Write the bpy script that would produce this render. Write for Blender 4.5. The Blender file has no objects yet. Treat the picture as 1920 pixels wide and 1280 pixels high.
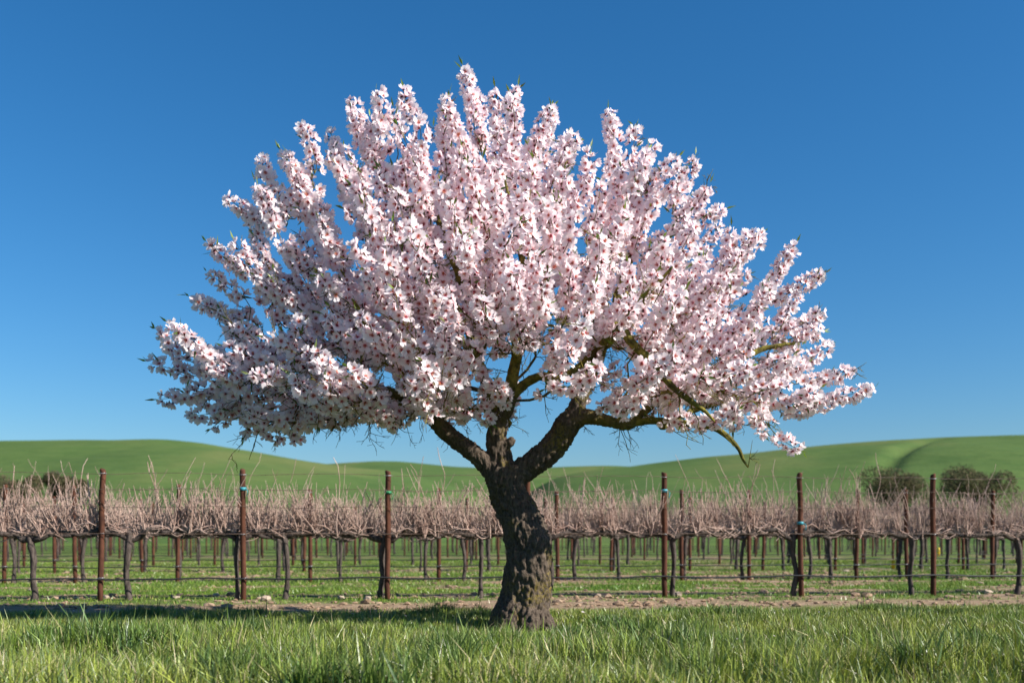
import bpy, math, random
import numpy as np
from mathutils import Vector, Matrix, noise

random.seed(7)
rng = np.random.default_rng(11)
R = math.radians
scene = bpy.context.scene

# ------------------------------------------------------------------ camera
CAM_Z, FPX, HORIZON = 0.85, 1867.0, 1003.0      # eye height, focal length in photo pixels, horizon row
cam_data = bpy.data.cameras.new("camera")
cam = bpy.data.objects.new("camera", cam_data)
scene.collection.objects.link(cam)
cam.location = (0, 0, CAM_Z)
cam.rotation_euler = (R(90), 0, 0)
cam_data.sensor_width = 36.0
cam_data.lens = FPX / 1920 * 36
cam_data.shift_y = (HORIZON - 640) / 1920
cam_data.clip_end = 3000
cam_data.dof.use_dof = True
cam_data.dof.focus_distance = 7.2
cam_data.dof.aperture_fstop = 1.9
scene.camera = cam

# ------------------------------------------------------------------ sky and sun
SUN_EL, SUN_AZ = 33.0, 20.5                      # elevation; degrees from +X towards the viewer
sdir = Vector((math.cos(R(SUN_AZ)) * math.cos(R(SUN_EL)), -math.sin(R(SUN_AZ)) * math.cos(R(SUN_EL)), math.sin(R(SUN_EL))))
world = bpy.data.worlds.new("World"); scene.world = world
world.use_nodes = True
wn = world.node_tree
for n in list(wn.nodes): wn.nodes.remove(n)
sky = wn.nodes.new("ShaderNodeTexSky"); sky.sky_type = 'NISHITA'; sky.sun_disc = False
sky.sun_elevation = R(SUN_EL); sky.sun_rotation = math.atan2(sdir.x, sdir.y)
sky.altitude = 0; sky.air_density = 1.2; sky.dust_density = 0.4; sky.ozone_density = 10.0
bg = wn.nodes.new("ShaderNodeBackground"); bg.inputs[1].default_value = 0.0575
wo = wn.nodes.new("ShaderNodeOutputWorld")
hs = wn.nodes.new("ShaderNodeHueSaturation"); hs.inputs['Saturation'].default_value = 1.14; hs.inputs['Hue'].default_value = 0.496
wn.links.new(sky.outputs[0], hs.inputs['Color']); wn.links.new(hs.outputs[0], bg.inputs[0]); wn.links.new(bg.outputs[0], wo.inputs[0])
sun_data = bpy.data.lights.new("sun", 'SUN'); sun_data.energy = 4.2; sun_data.angle = R(0.53); sun_data.color = (1.0, 0.95, 0.87)
sun = bpy.data.objects.new("sun", sun_data); scene.collection.objects.link(sun)
sun.rotation_euler = sdir.to_track_quat('Z', 'Y').to_euler()
sun.location = sdir * 60
scene.view_settings.view_transform = 'Standard'
scene.view_settings.look = 'None'
scene.view_settings.exposure = 1.15
scene.view_settings.gamma = 1.0
scene.cycles.max_bounces = 14; scene.cycles.diffuse_bounces = 8; scene.cycles.transmission_bounces = 10

# ------------------------------------------------------------------ helpers
COL = scene.collection
def obj(name, mesh, parent=None, **props):
    o = bpy.data.objects.new(name, mesh); COL.objects.link(o)
    if parent is not None:
        o.parent = parent
    for k, v in props.items(): o[k] = v
    return o
def thing(name, label, cat, loc=(0, 0, 0), group=None):
    o = bpy.data.objects.new(name, None); COL.objects.link(o)
    o.location = loc; o.empty_display_size = 0.2
    o["label"] = label; o["category"] = cat
    if group: o["group"] = group
    return o
def mesh(name, V, faces, mat=None, col=None, smooth=True, extra=None):
    """V (n,3); faces = list of int arrays (m,3) or (m,4); col (n,3) colours per vertex; extra = {name: (n,)}"""
    me = bpy.data.meshes.new(name)
    V = np.asarray(V, dtype=np.float32)
    faces = [np.asarray(f, dtype=np.int32) for f in faces if len(f)]
    me.vertices.add(len(V)); me.vertices.foreach_set("co", V.ravel())
    nl = sum(f.size for f in faces); npoly = sum(len(f) for f in faces)
    me.loops.add(nl); me.polygons.add(npoly)
    me.loops.foreach_set("vertex_index", np.concatenate([f.ravel() for f in faces]))
    tot = np.concatenate([np.full(len(f), f.shape[1], dtype=np.int32) for f in faces])
    start = np.concatenate([[0], np.cumsum(tot)[:-1]]).astype(np.int32)
    me.polygons.foreach_set("loop_start", start)
    me.polygons.foreach_set("use_smooth", np.full(npoly, smooth, dtype=bool))
    if col is not None:
        a = me.color_attributes.new("Col", 'FLOAT_COLOR', 'POINT')
        c = np.ones((len(V), 4), dtype=np.float32); c[:, :3] = col
        a.data.foreach_set("color", c.ravel())
    if extra:
        for k, v in extra.items():
            a = me.attributes.new(k, 'FLOAT', 'POINT'); a.data.foreach_set("value", np.asarray(v, dtype=np.float32))
    me.update(calc_edges=True); me.validate()
    if mat is not None: me.materials.append(mat)
    return me
class Geo:
    """collects pieces of geometry that end up in ONE mesh"""
    def __init__(s): s.V = []; s.F3 = []; s.F4 = []; s.C = []; s.X = []; s.n = 0
    def add(s, V, F3=None, F4=None, col=None, x=None):
        V = np.asarray(V, dtype=float)
        s.V.append(V)
        if F3 is not None and len(F3): s.F3.append(np.asarray(F3) + s.n)
        if F4 is not None and len(F4): s.F4.append(np.asarray(F4) + s.n)
        if col is not None: s.C.append(np.broadcast_to(np.asarray(col, dtype=float), (len(V), 3)))
        if x is not None: s.X.append(np.broadcast_to(np.asarray(x, dtype=float), (len(V),)))
        s.n += len(V)
    def mesh(s, name, mat, smooth=True):
        fs = []
        if s.F3: fs.append(np.concatenate(s.F3))
        if s.F4: fs.append(np.concatenate(s.F4))
        return mesh(name, np.concatenate(s.V), fs, mat, np.concatenate(s.C) if s.C else None, smooth, {"age": np.concatenate(s.X)} if s.X else None)
def tube(P, rad, sides=6, wob=0.0, cap=True, squash=1.0):
    P = np.asarray(P, dtype=float); n = len(P)
    rad = np.broadcast_to(np.asarray(rad, dtype=float), (n,))
    T = np.gradient(P, axis=0); T /= np.linalg.norm(T, axis=1)[:, None] + 1e-9
    up = np.array([0, 0, 1.0]) if abs(T[0][2]) < 0.9 else np.array([1.0, 0, 0])
    a = np.cross(T[0], up); a /= np.linalg.norm(a)
    A = np.empty((n, 3)); A[0] = a
    for i in range(1, n):
        a = A[i - 1] - T[i] * np.dot(A[i - 1], T[i]); A[i] = a / (np.linalg.norm(a) + 1e-9)
    B = np.cross(T, A)
    th = np.arange(sides) * 2 * np.pi / sides
    rr = rad[:, None] * (1 + wob * rng.uniform(-1, 1, (n, sides)))
    V = (P[:, None, :] + (np.cos(th)[None, :, None] * A[:, None, :] + squash * np.sin(th)[None, :, None] * B[:, None, :]) * rr[:, :, None]).reshape(-1, 3)
    i = np.arange(n - 1)[:, None]; j = np.arange(sides)[None, :]; jn = (j + 1) % sides
    F4 = np.stack([i * sides + j, i * sides + jn, (i + 1) * sides + jn, (i + 1) * sides + j], -1).reshape(-1, 4)
    F3 = np.zeros((0, 3), int)
    if cap:
        V = np.concatenate([V, P[:1], P[-1:]]); k = n * sides
        j = np.arange(sides); jn = (j + 1) % sides
        F3 = np.concatenate([np.stack([np.full(sides, k), jn, j], -1), np.stack([np.full(sides, k + 1), (n - 1) * sides + j, (n - 1) * sides + jn], -1)])
    return V, F3, F4
def smooth_path(P, step):
    """Catmull-Rom resampling of rows (x,y,z,radius...)"""
    P = np.asarray(P, dtype=float); out = []
    Q = np.concatenate([2 * P[:1] - P[1:2], P, 2 * P[-1:] - P[-2:-1]])
    for i in range(len(P) - 1):
        p0, p1, p2, p3 = Q[i:i + 4]
        m = max(1, int(np.linalg.norm(p2[:3] - p1[:3]) / step))
        for t in np.arange(m) / m:
            out.append(0.5 * ((2 * p1) + (-p0 + p2) * t + (2 * p0 - 5 * p1 + 4 * p2 - p3) * t * t + (-p0 + 3 * p1 - 3 * p2 + p3) * t ** 3))
    out.append(P[-1])
    return np.array(out)
def vnoise(x, y, seed, octaves=3):
    """2-D fractal value noise, about 0..1"""
    x = np.asarray(x, dtype=float); y = np.asarray(y, dtype=float)
    g = np.random.default_rng(seed); tot = 0; amp = 1; norm = 0
    for o in range(octaves):
        L = g.random((256, 256))
        xi = np.floor(x).astype(int); yi = np.floor(y).astype(int)
        fx = x - xi; fy = y - yi; fx = fx * fx * (3 - 2 * fx); fy = fy * fy * (3 - 2 * fy)
        a = L[xi % 256, yi % 256]; b = L[(xi + 1) % 256, yi % 256]; c = L[xi % 256, (yi + 1) % 256]; d = L[(xi + 1) % 256, (yi + 1) % 256]
        tot = tot + amp * ((a * (1 - fx) + b * fx) * (1 - fy) + (c * (1 - fx) + d * fx) * fy); norm += amp
        x = x * 2.03 + 17.3; y = y * 2.03 + 5.7; amp *= 0.5
    return tot / norm
def sstep(a, b, x):
    t = np.clip((np.asarray(x, dtype=float) - a) / (b - a), 0, 1); return t * t * (3 - 2 * t)
def px2w(px, py, d):
    return np.array([(px - 960) * d / FPX, d, CAM_Z + (HORIZON - py) * d / FPX])

# ------------------------------------------------------------------ materials
def newmat(name):
    m = bpy.data.materials.new(name); m.use_nodes = True
    nt = m.node_tree
    for n in list(nt.nodes): nt.nodes.remove(n)
    out = nt.nodes.new("ShaderNodeOutputMaterial")
    return m, nt, out
def N(nt, typ, **kw):
    n = nt.nodes.new(typ)
    for k, v in kw.items():
        if k in n.inputs: n.inputs[k].default_value = v
        else: setattr(n, k, v)
    return n
def ramp(nt, stops, fac):
    r = nt.nodes.new("ShaderNodeValToRGB")
    e = r.color_ramp.elements
    while len(e) < len(stops): e.new(0.5)
    for i, (p, c) in enumerate(stops):
        e[i].position = p; e[i].color = (*c, 1) if len(c) == 3 else c
    nt.links.new(fac, r.inputs[0]); return r.outputs[0]
def noise_tex(nt, scale, detail=4, rough=0.55, vec=None, stretch=None):
    tc = nt.nodes.new("ShaderNodeTexCoord"); v = tc.outputs['Object'] if vec is None else vec
    if stretch:
        mp = nt.nodes.new("ShaderNodeMapping"); mp.inputs['Scale'].default_value = stretch
        nt.links.new(v, mp.inputs[0]); v = mp.outputs[0]
    t = nt.nodes.new("ShaderNodeTexNoise"); t.inputs['Scale'].default_value = scale; t.inputs['Detail'].default_value = detail; t.inputs['Roughness'].default_value = rough
    nt.links.new(v, t.inputs['Vector']); return t.outputs[0]
def mixc(nt, fac, a, b, blend='MIX'):
    m = nt.nodes.new("ShaderNodeMix"); m.data_type = 'RGBA'; m.blend_type = blend
    for s, v in ((m.inputs[0], fac), (m.inputs[6], a), (m.inputs[7], b)):
        if isinstance(v, (int, float)): s.default_value = v
        elif isinstance(v, tuple): s.default_value = (*v, 1)
        else: nt.links.new(v, s)
    return m.outputs[2]
def math_(nt, op, a, b=None):
    m = nt.nodes.new("ShaderNodeMath"); m.operation = op
    for s, v in zip(m.inputs, (a, b)):
        if v is None: continue
        if isinstance(v, (int, float)): s.default_value = v
        else: nt.links.new(v, s)
    return m.outputs[0]
def principled(nt, out, color, rough=0.8, bump=None, bump_d=0.01, spec=0.3, metallic=0.0):
    p = nt.nodes.new("ShaderNodeBsdfPrincipled"); p.inputs['Metallic'].default_value = metallic
    p.inputs['Specular IOR Level'].default_value = spec
    if isinstance(rough, (int, float)): p.inputs['Roughness'].default_value = rough
    else: nt.links.new(rough, p.inputs['Roughness'])
    if isinstance(color, tuple): p.inputs['Base Color'].default_value = (*color, 1)
    else: nt.links.new(color, p.inputs['Base Color'])
    if bump is not None:
        b = nt.nodes.new("ShaderNodeBump"); b.inputs['Distance'].default_value = bump_d; b.inputs['Strength'].default_value = 1.0
        nt.links.new(bump, b.inputs['Height']); nt.links.new(b.outputs[0], p.inputs['Normal'])
    nt.links.new(p.outputs[0], out.inputs[0]); return p
def leafy(name, trans, rough=0.5, tint=(1, 1, 1), gloss=0.06):
    """thin plant tissue: reflects and lets light through, coloured per vertex"""
    m, nt, out = newmat(name)
    a = N(nt, "ShaderNodeVertexColor", layer_name="Col")
    d = N(nt, "ShaderNodeBsdfDiffuse"); t = N(nt, "ShaderNodeBsdfTranslucent"); g = N(nt, "ShaderNodeBsdfGlossy", Roughness=rough)
    nt.links.new(a.outputs[0], d.inputs[0])
    nt.links.new(mixc(nt, 1.0, a.outputs[0], tint, 'MULTIPLY'), t.inputs[0])
    m1 = N(nt, "ShaderNodeMixShader"); m1.inputs[0].default_value = trans
    nt.links.new(d.outputs[0], m1.inputs[1]); nt.links.new(t.outputs[0], m1.inputs[2])
    m2 = N(nt, "ShaderNodeMixShader"); m2.inputs[0].default_value = gloss
    nt.links.new(m1.outputs[0], m2.inputs[1]); nt.links.new(g.outputs[0], m2.inputs[2])
    nt.links.new(m2.outputs[0], out.inputs[0]); return m
M = {}
M['petal'] = leafy("petal", 0.5, tint=(1.0, 0.95, 0.955), gloss=0.0)
M['leaf'] = leafy("leaf", 0.35, tint=(1.1, 1.15, 0.5), gloss=0.04)
M['grass'] = leafy("grass", 0.16, rough=0.4, tint=(1.1, 1.1, 0.5), gloss=0.04)
def bark_mat():
    m, nt, out = newmat("bark")
    at = N(nt, "ShaderNodeAttribute", attribute_name="age").outputs['Fac']      # 1 = old rough trunk, 0 = young lichened limb
    n1 = noise_tex(nt, 9, 6, 0.65, stretch=(1, 1, 0.45)); n2 = noise_tex(nt, 60, 5, 0.7, stretch=(1, 1, 0.5)); n3 = noise_tex(nt, 3.2, 4, 0.6)
    old = ramp(nt, [(0.28, (0.014, 0.010, 0.008)), (0.5, (0.05, 0.037, 0.027)), (0.72, (0.125, 0.095, 0.07))], n1)
    old = mixc(nt, 0.6, old, ramp(nt, [(0.3, (0.014, 0.010, 0.008)), (0.7, (0.19, 0.145, 0.11))], n2))
    lich = ramp(nt, [(0.54, (0, 0, 0)), (0.64, (1, 1, 1))], n3)
    lich2 = math_(nt, 'MULTIPLY', lich, ramp(nt, [(0.42, (0, 0, 0)), (0.62, (1, 1, 1))], noise_tex(nt, 45, 4)))
    old = mixc(nt, math_(nt, 'MULTIPLY', lich2, 0.75), old, (0.20, 0.15, 0.025))
    young = ramp(nt, [(0.3, (0.04, 0.033, 0.014)), (0.46, (0.13, 0.112, 0.026)), (0.6, (0.25, 0.21, 0.04)), (0.8, (0.15, 0.12, 0.07))], noise_tex(nt, 16, 5, 0.65))
    col = mixc(nt, at, young, old)
    h = math_(nt, 'ADD', n1, math_(nt, 'MULTIPLY', n2, 0.6))
    principled(nt, out, col, 0.9, h, 0.02, 0.15); return m
M['bark'] = bark_mat()
M['foliage'] = leafy("dry_foliage", 0.3, gloss=0.0)
def simple(name, lo, hi, scale, rough=0.8, bump_d=0.004, stretch=None, spec=0.2, metallic=0.0):
    m, nt, out = newmat(name)
    n = noise_tex(nt, scale, 5, 0.65, stretch=stretch)
    principled(nt, out, ramp(nt, [(0.3, lo), (0.7, hi)], n), rough, n, bump_d, spec, metallic); return m
M['rust'] = simple("rusty_steel", (0.03, 0.012, 0.008), (0.125, 0.048, 0.026), 14, 0.85, 0.004, (1, 1, 0.35))
M['wire'] = simple("old_wire", (0.06, 0.035, 0.025), (0.2, 0.14, 0.11), 5, 0.6, 0.0005, None, 0.3)
M['hose'] = simple("black_hose", (0.012, 0.013, 0.014), (0.03, 0.03, 0.032), 6, 0.5, 0.0005, None, 0.4)
M['vinebark'] = simple("vine_bark", (0.022, 0.017, 0.015), (0.12, 0.094, 0.08), 24, 0.95, 0.02, (1, 1, 0.25))
M['cane'] = simple("cane", (0.22, 0.13, 0.10), (0.58, 0.43, 0.36), 3.0, 0.8, 0.001)
M['tape'] = simple("teal_tape", (0.03, 0.20, 0.26), (0.06, 0.3, 0.36), 10, 0.4, 0.0005)
M['greentape'] = simple("green_tape", (0.02, 0.16, 0.07), (0.04, 0.22, 0.1), 10, 0.4, 0.0005)
M['yellow'] = simple("yellow_plastic", (0.60, 0.40, 0.01), (0.72, 0.5, 0.02), 6, 0.45, 0.0005)
M['stone'] = simple("pale_stone", (0.25, 0.19, 0.14), (0.48, 0.38, 0.29), 9, 0.9, 0.01)
M['clip'] = simple("zinc_clip", (0.3, 0.31, 0.32), (0.5, 0.5, 0.5), 20, 0.45, 0.0005, None, 0.5, 0.6)
def soil_mat():
    m, nt, out = newmat("soil")
    cov = N(nt, "ShaderNodeAttribute", attribute_name="age").outputs['Fac']
    n = noise_tex(nt, 7, 6, 0.7); n2 = noise_tex(nt, 1.1, 4, 0.6)
    dirt = ramp(nt, [(0.25, (0.12, 0.075, 0.045)), (0.5, (0.28, 0.19, 0.125)), (0.75, (0.42, 0.31, 0.22))], n)
    turf = ramp(nt, [(0.3, (0.035, 0.065, 0.012)), (0.5, (0.075, 0.13, 0.02)), (0.7, (0.16, 0.17, 0.05))], mixc(nt, 0.5, n, n2))
    principled(nt, out, mixc(nt, cov, dirt, turf), 0.95, n, 0.03, 0.1); return m
M['soil'] = soil_mat()
def ground_mat():
    m, nt, out = newmat("far_field")
    n = noise_tex(nt, 0.35, 5, 0.6, stretch=(0.35, 1, 1)); n2 = noise_tex(nt, 3, 4, 0.6)
    c = ramp(nt, [(0.3, (0.06, 0.115, 0.02)), (0.55, (0.10, 0.15, 0.03)), (0.72, (0.22, 0.18, 0.09))], mixc(nt, 0.4, n, n2))
    principled(nt, out, c, 0.95, n2, 0.05, 0.1); return m
M['ground'] = ground_mat()
def hill_mat():
    m, nt, out = newmat("hill_pasture")
    n = noise_tex(nt, 0.022, 6, 0.6, stretch=(1, 0.5, 1)); n2 = noise_tex(nt, 0.25, 5, 0.7, stretch=(0.5, 1, 1.6))
    c = ramp(nt, [(0.34, (0.05, 0.095, 0.026)), (0.5, (0.076, 0.128, 0.034)), (0.66, (0.13, 0.15, 0.05))], n)
    c = mixc(nt, 0.3, c, ramp(nt, [(0.35, (0.045, 0.085, 0.026)), (0.65, (0.115, 0.15, 0.05))], n2))
    principled(nt, out, c, 0.95, n2, 0.6, 0.05); return m
M['hill'] = hill_mat()

# ------------------------------------------------------------------ the ground and the hills
xs = np.concatenate([np.linspace(-900, -60, 22), np.linspace(-50, 50, 21), np.linspace(60, 900, 22)])
ys = np.concatenate([np.linspace(-60, 100, 33), np.linspace(130, 1000, 30)])
gx, gy = np.meshgrid(xs, ys); nx = len(xs)
def gridfaces(ny, nx):
    i = np.arange(ny - 1)[:, None]; j = np.arange(nx - 1)[None, :]
    return np.stack([i * nx + j, i * nx + j + 1, (i + 1) * nx + j + 1, (i + 1) * nx + j], -1).reshape(-1, 4)
obj("ground", mesh("ground", np.stack([gx, gy, np.full_like(gx, -0.10)], -1).reshape(-1, 3), [gridfaces(len(ys), nx)], M['ground']), kind="structure")

ROWSLOPE, ROW0, ROWGAP, NROWS = 0.10, 13.45, 5.0, 12
def cover(x, y):
    """0 = bare tilled earth, 1 = turf"""
    q = y - ROWSLOPE * x
    n = vnoise(x * 0.9, q * 2.6, 5, 4); n2 = vnoise(x * 0.35, q * 0.9, 8, 3)
    c = sstep(0.40, 0.56, 0.6 * n + 0.4 * n2 + 0.05)
    k = (q - ROW0 + ROWGAP / 2) % ROWGAP - ROWGAP / 2                 # distance from the nearest vine row
    c = c * (1 - 0.75 * np.exp(-((k - 0.9) / 0.28) ** 2))
    lane = np.exp(-((q - 12.0 - 0.35 * (vnoise(x * 0.5, q * 0, 3, 2) - .5)) / 0.75) ** 2)    # bare strip along the edge of the tall grass
    c = c * (1 - 0.95 * lane)
    return np.where(q < 11.2, np.maximum(c, sstep(11.1, 10.5, q)), c)
sx = np.linspace(-32, 32, 300); sy = np.concatenate([np.linspace(-5, 10.5, 50), np.linspace(10.6, 26, 190), np.linspace(26.2, 48, 90)])
gx, gy = np.meshgrid(sx, sy)
cv = cover(gx, gy)
bump = 0.05 * (vnoise(gx * 3.5, gy * 4.5, 21, 3) - 0.5) * (0.35 + 0.65 * (1 - cv))
far = sstep(40, 48, gy)
obj("vineyard_floor", mesh("vineyard_floor", np.stack([gx, gy, bump - 0.09 * far], -1).reshape(-1, 3), [gridfaces(len(sy), len(sx))], M['soil'],
    extra={"age": cv.ravel()}), kind="structure")

HILLZ = []
def hill(skyline, d_foot, d_top, d_back, gully=None, seed=0):
    """rolling hill whose crest is d_top away; the height comes from the skyline"""
    pts = np.array(skyline, dtype=float)
    cols = np.linspace(pts[0, 0], pts[-1, 0], 160)
    crest = np.interp(cols, pts[:, 0], pts[:, 1])
    k = np.ones(15) / 15; crest = np.convolve(np.pad(crest, 7, mode='edge'), k, 'valid')
    dist = np.concatenate([np.linspace(d_foot, d_top * 1.02, 70), np.linspace(d_top * 1.05, d_back, 16)])
    t = (dist - d_foot) / (d_top - d_foot)
    prof = np.where(t <= 1, np.sin(np.clip(t, 0, 1) * np.pi / 2) ** 1.5, np.cos(np.clip((dist - d_top) / (d_back - d_top), 0, 1) * np.pi / 2))
    prof = prof / (prof / dist).max() / d_top
    H = (HORIZON - crest) / FPX * d_top
    X = (cols[None, :] - 960) / FPX * dist[:, None]; Y = np.repeat(dist[:, None], len(cols), 1)
    Z = prof[:, None] * H[None, :]
    Z = Z + (vnoise(X * 0.02 + seed, Y * 0.02, 40 + seed, 3) - 0.5) * 4.0 * (np.clip(t, 0, 1) * np.clip(1 - t, 0, 1) * 4)[:, None]
    if gully:
        (u0, t0), (u1, t1), width, depth = gully
        U = np.repeat(cols[None, :], len(dist), 0); TT = np.repeat(t[:, None], len(cols), 1)
        s = np.clip((TT - t0) / (t1 - t0), 0, 1); line = u0 + (u1 - u0) * s
        Z = Z - depth * np.exp(-((U - line) / width) ** 2) * np.sin(np.pi * s) ** 0.6
    Z = Z - 0.8
    HILLZ.append((cols, dist, Z))
    return obj("hill", mesh("hill", np.stack([X, Y, Z], -1).reshape(-1, 3), [gridfaces(len(dist), len(cols))], M['hill']), kind="structure")
hill([(-700, 850), (-350, 828), (0, 816), (110, 814), (220, 811), (320, 811), (400, 821), (470, 833), (540, 845), (620, 857), (700, 868), (800, 885), (920, 930), (1000, 1003)], 105, 300, 420, None, 1)
hill([(300, 905), (480, 878), (600, 863), (690, 857), (760, 858), (830, 866), (900, 870), (980, 872), (1040, 869), (1120, 869), (1200, 868), (1400, 885), (1700, 920)], 240, 560, 760, None, 2)
hill([(900, 1003), (980, 905), (1050, 882), (1120, 870), (1200, 863), (1280, 850), (1400, 838), (1550, 824), (1650, 815), (1750, 808), (1850, 803), (1930, 803), (2300, 812), (2700, 850)], 105, 300, 420, ((1630, 0.30), (1765, 0.86), 24, 1.6), 3)
def hill_height(px, d):
    best = -0.1
    for cols, dist, Z in HILLZ:
        if cols[0] <= px <= cols[-1] and dist[0] <= d <= dist[-1]:
            i = np.searchsorted(dist, d); j = np.searchsorted(cols, px)
            best = max(best, Z[min(i, len(dist) - 1), min(j, len(cols) - 1)])
    return best

# ------------------------------------------------------------------ the almond tree
D = 9.0; S = D / FPX                                # distance of the trunk; metres per photo pixel there
def P3(px, py, w=0.0):
    return px2w(px, py, D + w * S)
TB = np.array([(978 - 960) * S, D, 0.0])
tree = thing("almond_tree", "old almond tree covered in pale pink blossom, standing alone in the grass before the vines", "tree", TB)
TINV = Matrix.Translation(-Vector(TB))
def part(name, me, **props):
    o = obj(name, me, tree, **props); o.matrix_parent_inverse = TINV; return o
def sk(rows):                                       # (px, py, depth, radius in px) -> world rows
    return np.array([[*P3(a, b, c), r * S] for a, b, c, r in rows])
heavy = [
    [(977, 1196, 0, 58), (978, 1175, 0, 52), (984, 1130, 0, 49), (988, 1085, 0, 48), (993, 1050, 0, 46), (987, 1005, 0, 45), (970, 962, 0, 39), (953, 925, 0, 37), (946, 890, 0, 37), (942, 868, 0, 30)],
    [(940, 895, 0, 30), (915, 872, -4, 23), (890, 850, -8, 19), (840, 812, -16, 18), (800, 772, -24, 16), (775, 752, -28, 13), (720, 733, -36, 11), (660, 716, -44, 9)],
    [(946, 900, 2, 32), (938, 860, 0, 27), (932, 828, 0, 24), (934, 795, 2, 20), (950, 765, -6, 17), (958, 725, -16, 14)],
    [(934, 815, 2, 18), (924, 775, 12, 14), (912, 735, 18, 12), (905, 695, 26, 10)],
    [(950, 905, 0, 32), (975, 885, -2, 28), (1003, 866, -6, 27), (1035, 838, -12, 27), (1062, 800, -18, 26), (1078, 776, -22, 22), (1088, 745, -22, 17), (1105, 705, -20, 14)],
    [(1066, 796, -18, 20), (1098, 780, -32, 17), (1138, 788, -46, 13), (1176, 796, -54, 12), (1205, 774, -62, 9), (1235, 747, -70, 8)],
    [(946, 838, -8, 11), (957, 828, -14, 11), (963, 820, -16, 7)],
]
thin = [   # limbs going on from the heavy ones
    [(665, 717, -44, 9), (600, 700, -50, 7.5), (540, 690, -60, 6), (470, 672, -60, 4.5)],
    [(780, 757, -28, 11), (745, 700, -110, 8), (700, 630, -190, 6), (660, 560, -230, 4)],
    [(790, 762, -22, 10), (760, 690, 60, 8), (700, 590, 110, 7), (640, 500, 120, 5), (600, 420, 110, 4)],
    [(906, 700, 25, 10), (885, 610, 40, 8), (852, 500, 60, 6.5), (815, 400, 60, 5), (790, 320, 50, 3.5)],
    [(906, 700, 25, 9), (870, 600, 150, 7), (800, 500, 240, 5)],
    [(957, 728, -16, 13), (970, 672, -30, 10), (985, 570, -50, 8), (975, 450, -60, 6), (945, 330, -50, 4)],
    [(970, 675, -30, 8), (962, 580, -160, 6.5), (930, 480, -240, 4.5)],
    [(957, 745, -12, 10), (985, 723, -20, 9), (1015, 709, -30, 8), (1058, 702, -36, 7), (1120, 650, -20, 6), (1170, 560, 20, 5), (1180, 480, 60, 4)],
    [(1104, 708, -20, 14), (1130, 645, -10, 11), (1160, 560, 10, 8.5), (1190, 450, 30, 6), (1205, 350, 30, 4)],
    [(1106, 704, -18, 10), (1115, 610, 140, 7), (1100, 480, 230, 5)],
    [(1128, 650, -10, 9), (1190, 580, -130, 7), (1260, 500, -200, 5)],
    [(1233, 749, -70, 8), (1259, 729, -76, 7.5), (1340, 690, -70, 6), (1430, 655, -50, 5), (1500, 645, -40, 3.5)],
    [(1160, 793, -50, 8), (1180, 762, -56, 6.5), (1198, 738, -60, 6), (1225, 690, -30, 5), (1290, 610, 20, 4.5), (1360, 530, 40, 3.5)],
    [(1185, 792, -55, 8), (1215, 790, -70, 7), (1250, 793, -80, 6.5), (1305, 795, -95, 6), (1340, 802, -105, 5.5), (1370, 823, -112, 4.6), (1386, 842, -116, 3.6), (1393, 862, -118, 2.6), (1403, 876, -120, 1.2)],
    [(1128, 648, -40, 7), (1150, 612, -150, 7.5), (1180, 640, -175, 7.5), (1207, 670, -185, 7), (1235, 690, -190, 6.5), (1262, 722, -195, 5.5), (1295, 752, -195, 5), (1340, 790, -190, 3)],
    [(1240, 800, -80, 5), (1300, 770, 60, 5), (1380, 740, 80, 4.5), (1460, 720, 60, 3.5)],
]
g = Geo()
for rows in heavy:
    P = smooth_path(sk(rows), 0.03)
    g.add(*tube(P[:, :3], P[:, 3] * (0.93 if rows is heavy[0] else 0.86), 20))
for a in np.linspace(0, 2 * np.pi, 9)[:-1] + 0.3:                      # root flare
    r = rng.uniform(0.27, 0.36); zz = rng.uniform(-0.03, 0.0); c, s = math.cos(a), math.sin(a)
    P = np.array([[TB[0] + c * .10, D + s * .10, .28], [TB[0] + c * .2, D + s * .2, .10], [TB[0] + c * r, D + s * r, zz - .05]])
    P = smooth_path(np.c_[P, [0.10, 0.09, 0.045]], 0.03); g.add(*tube(P[:, :3], P[:, 3], 12))
raw = g.mesh("trunk_raw", None)
tmp = bpy.data.objects.new("trunk_raw", raw); COL.objects.link(tmp)
rm = tmp.modifiers.new("r", 'REMESH'); rm.mode = 'VOXEL'; rm.voxel_size = 0.0105
sm = tmp.modifiers.new("s", 'SMOOTH'); sm.factor = 0.5; sm.iterations = 7
dg = bpy.context.evaluated_depsgraph_get(); dg.update()
tm = bpy.data.meshes.new_from_object(tmp.evaluated_get(dg)); tm.name = "trunk"
bpy.data.objects.remove(tmp)
nv = len(tm.vertices); co = np.empty(nv * 3, dtype=np.float32); tm.vertices.foreach_get("co", co); co = co.reshape(-1, 3)
nn = np.empty(nv * 3, dtype=np.float32); tm.vertices.foreach_get("normal", nn); nn = nn.reshape(-1, 3)
hv = np.concatenate([smooth_path(sk(r), 0.04) for r in heavy]); hv[-len(smooth_path(sk(heavy[-1]), 0.04)):, 3] = 0.10
age = np.empty(nv)
disp = np.empty(nv)
for i in range(nv):
    p = Vector(co[i]); dd = np.sum((hv[:, :3] - co[i]) ** 2, 1); r = hv[dd.argmin(), 3]
    s = min(1.0, r / 0.17)
    wp = noise.noise_vector(p * 5.0) * 0.05
    q = Vector(((p.x + wp.x) * 21, (p.y + wp.y) * 21, (p.z + wp.z) * 5.5))
    f, _ = noise.voronoi(q); edge = min(1.0, (f[1] - f[0]) * 3.2)
    big = noise.fractal(p * 4.2, 1.0, 2.0, 3)
    fine = noise.fractal(Vector((p.x * 38, p.y * 38, p.z * 20)), 1.0, 2.0, 3)
    disp[i] = s * (0.021 * (edge - 0.55) + 0.022 * big + 0.012 * fine)
    age[i] = min(1.0, max(0.25, (r - 0.035) / 0.055))
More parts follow.
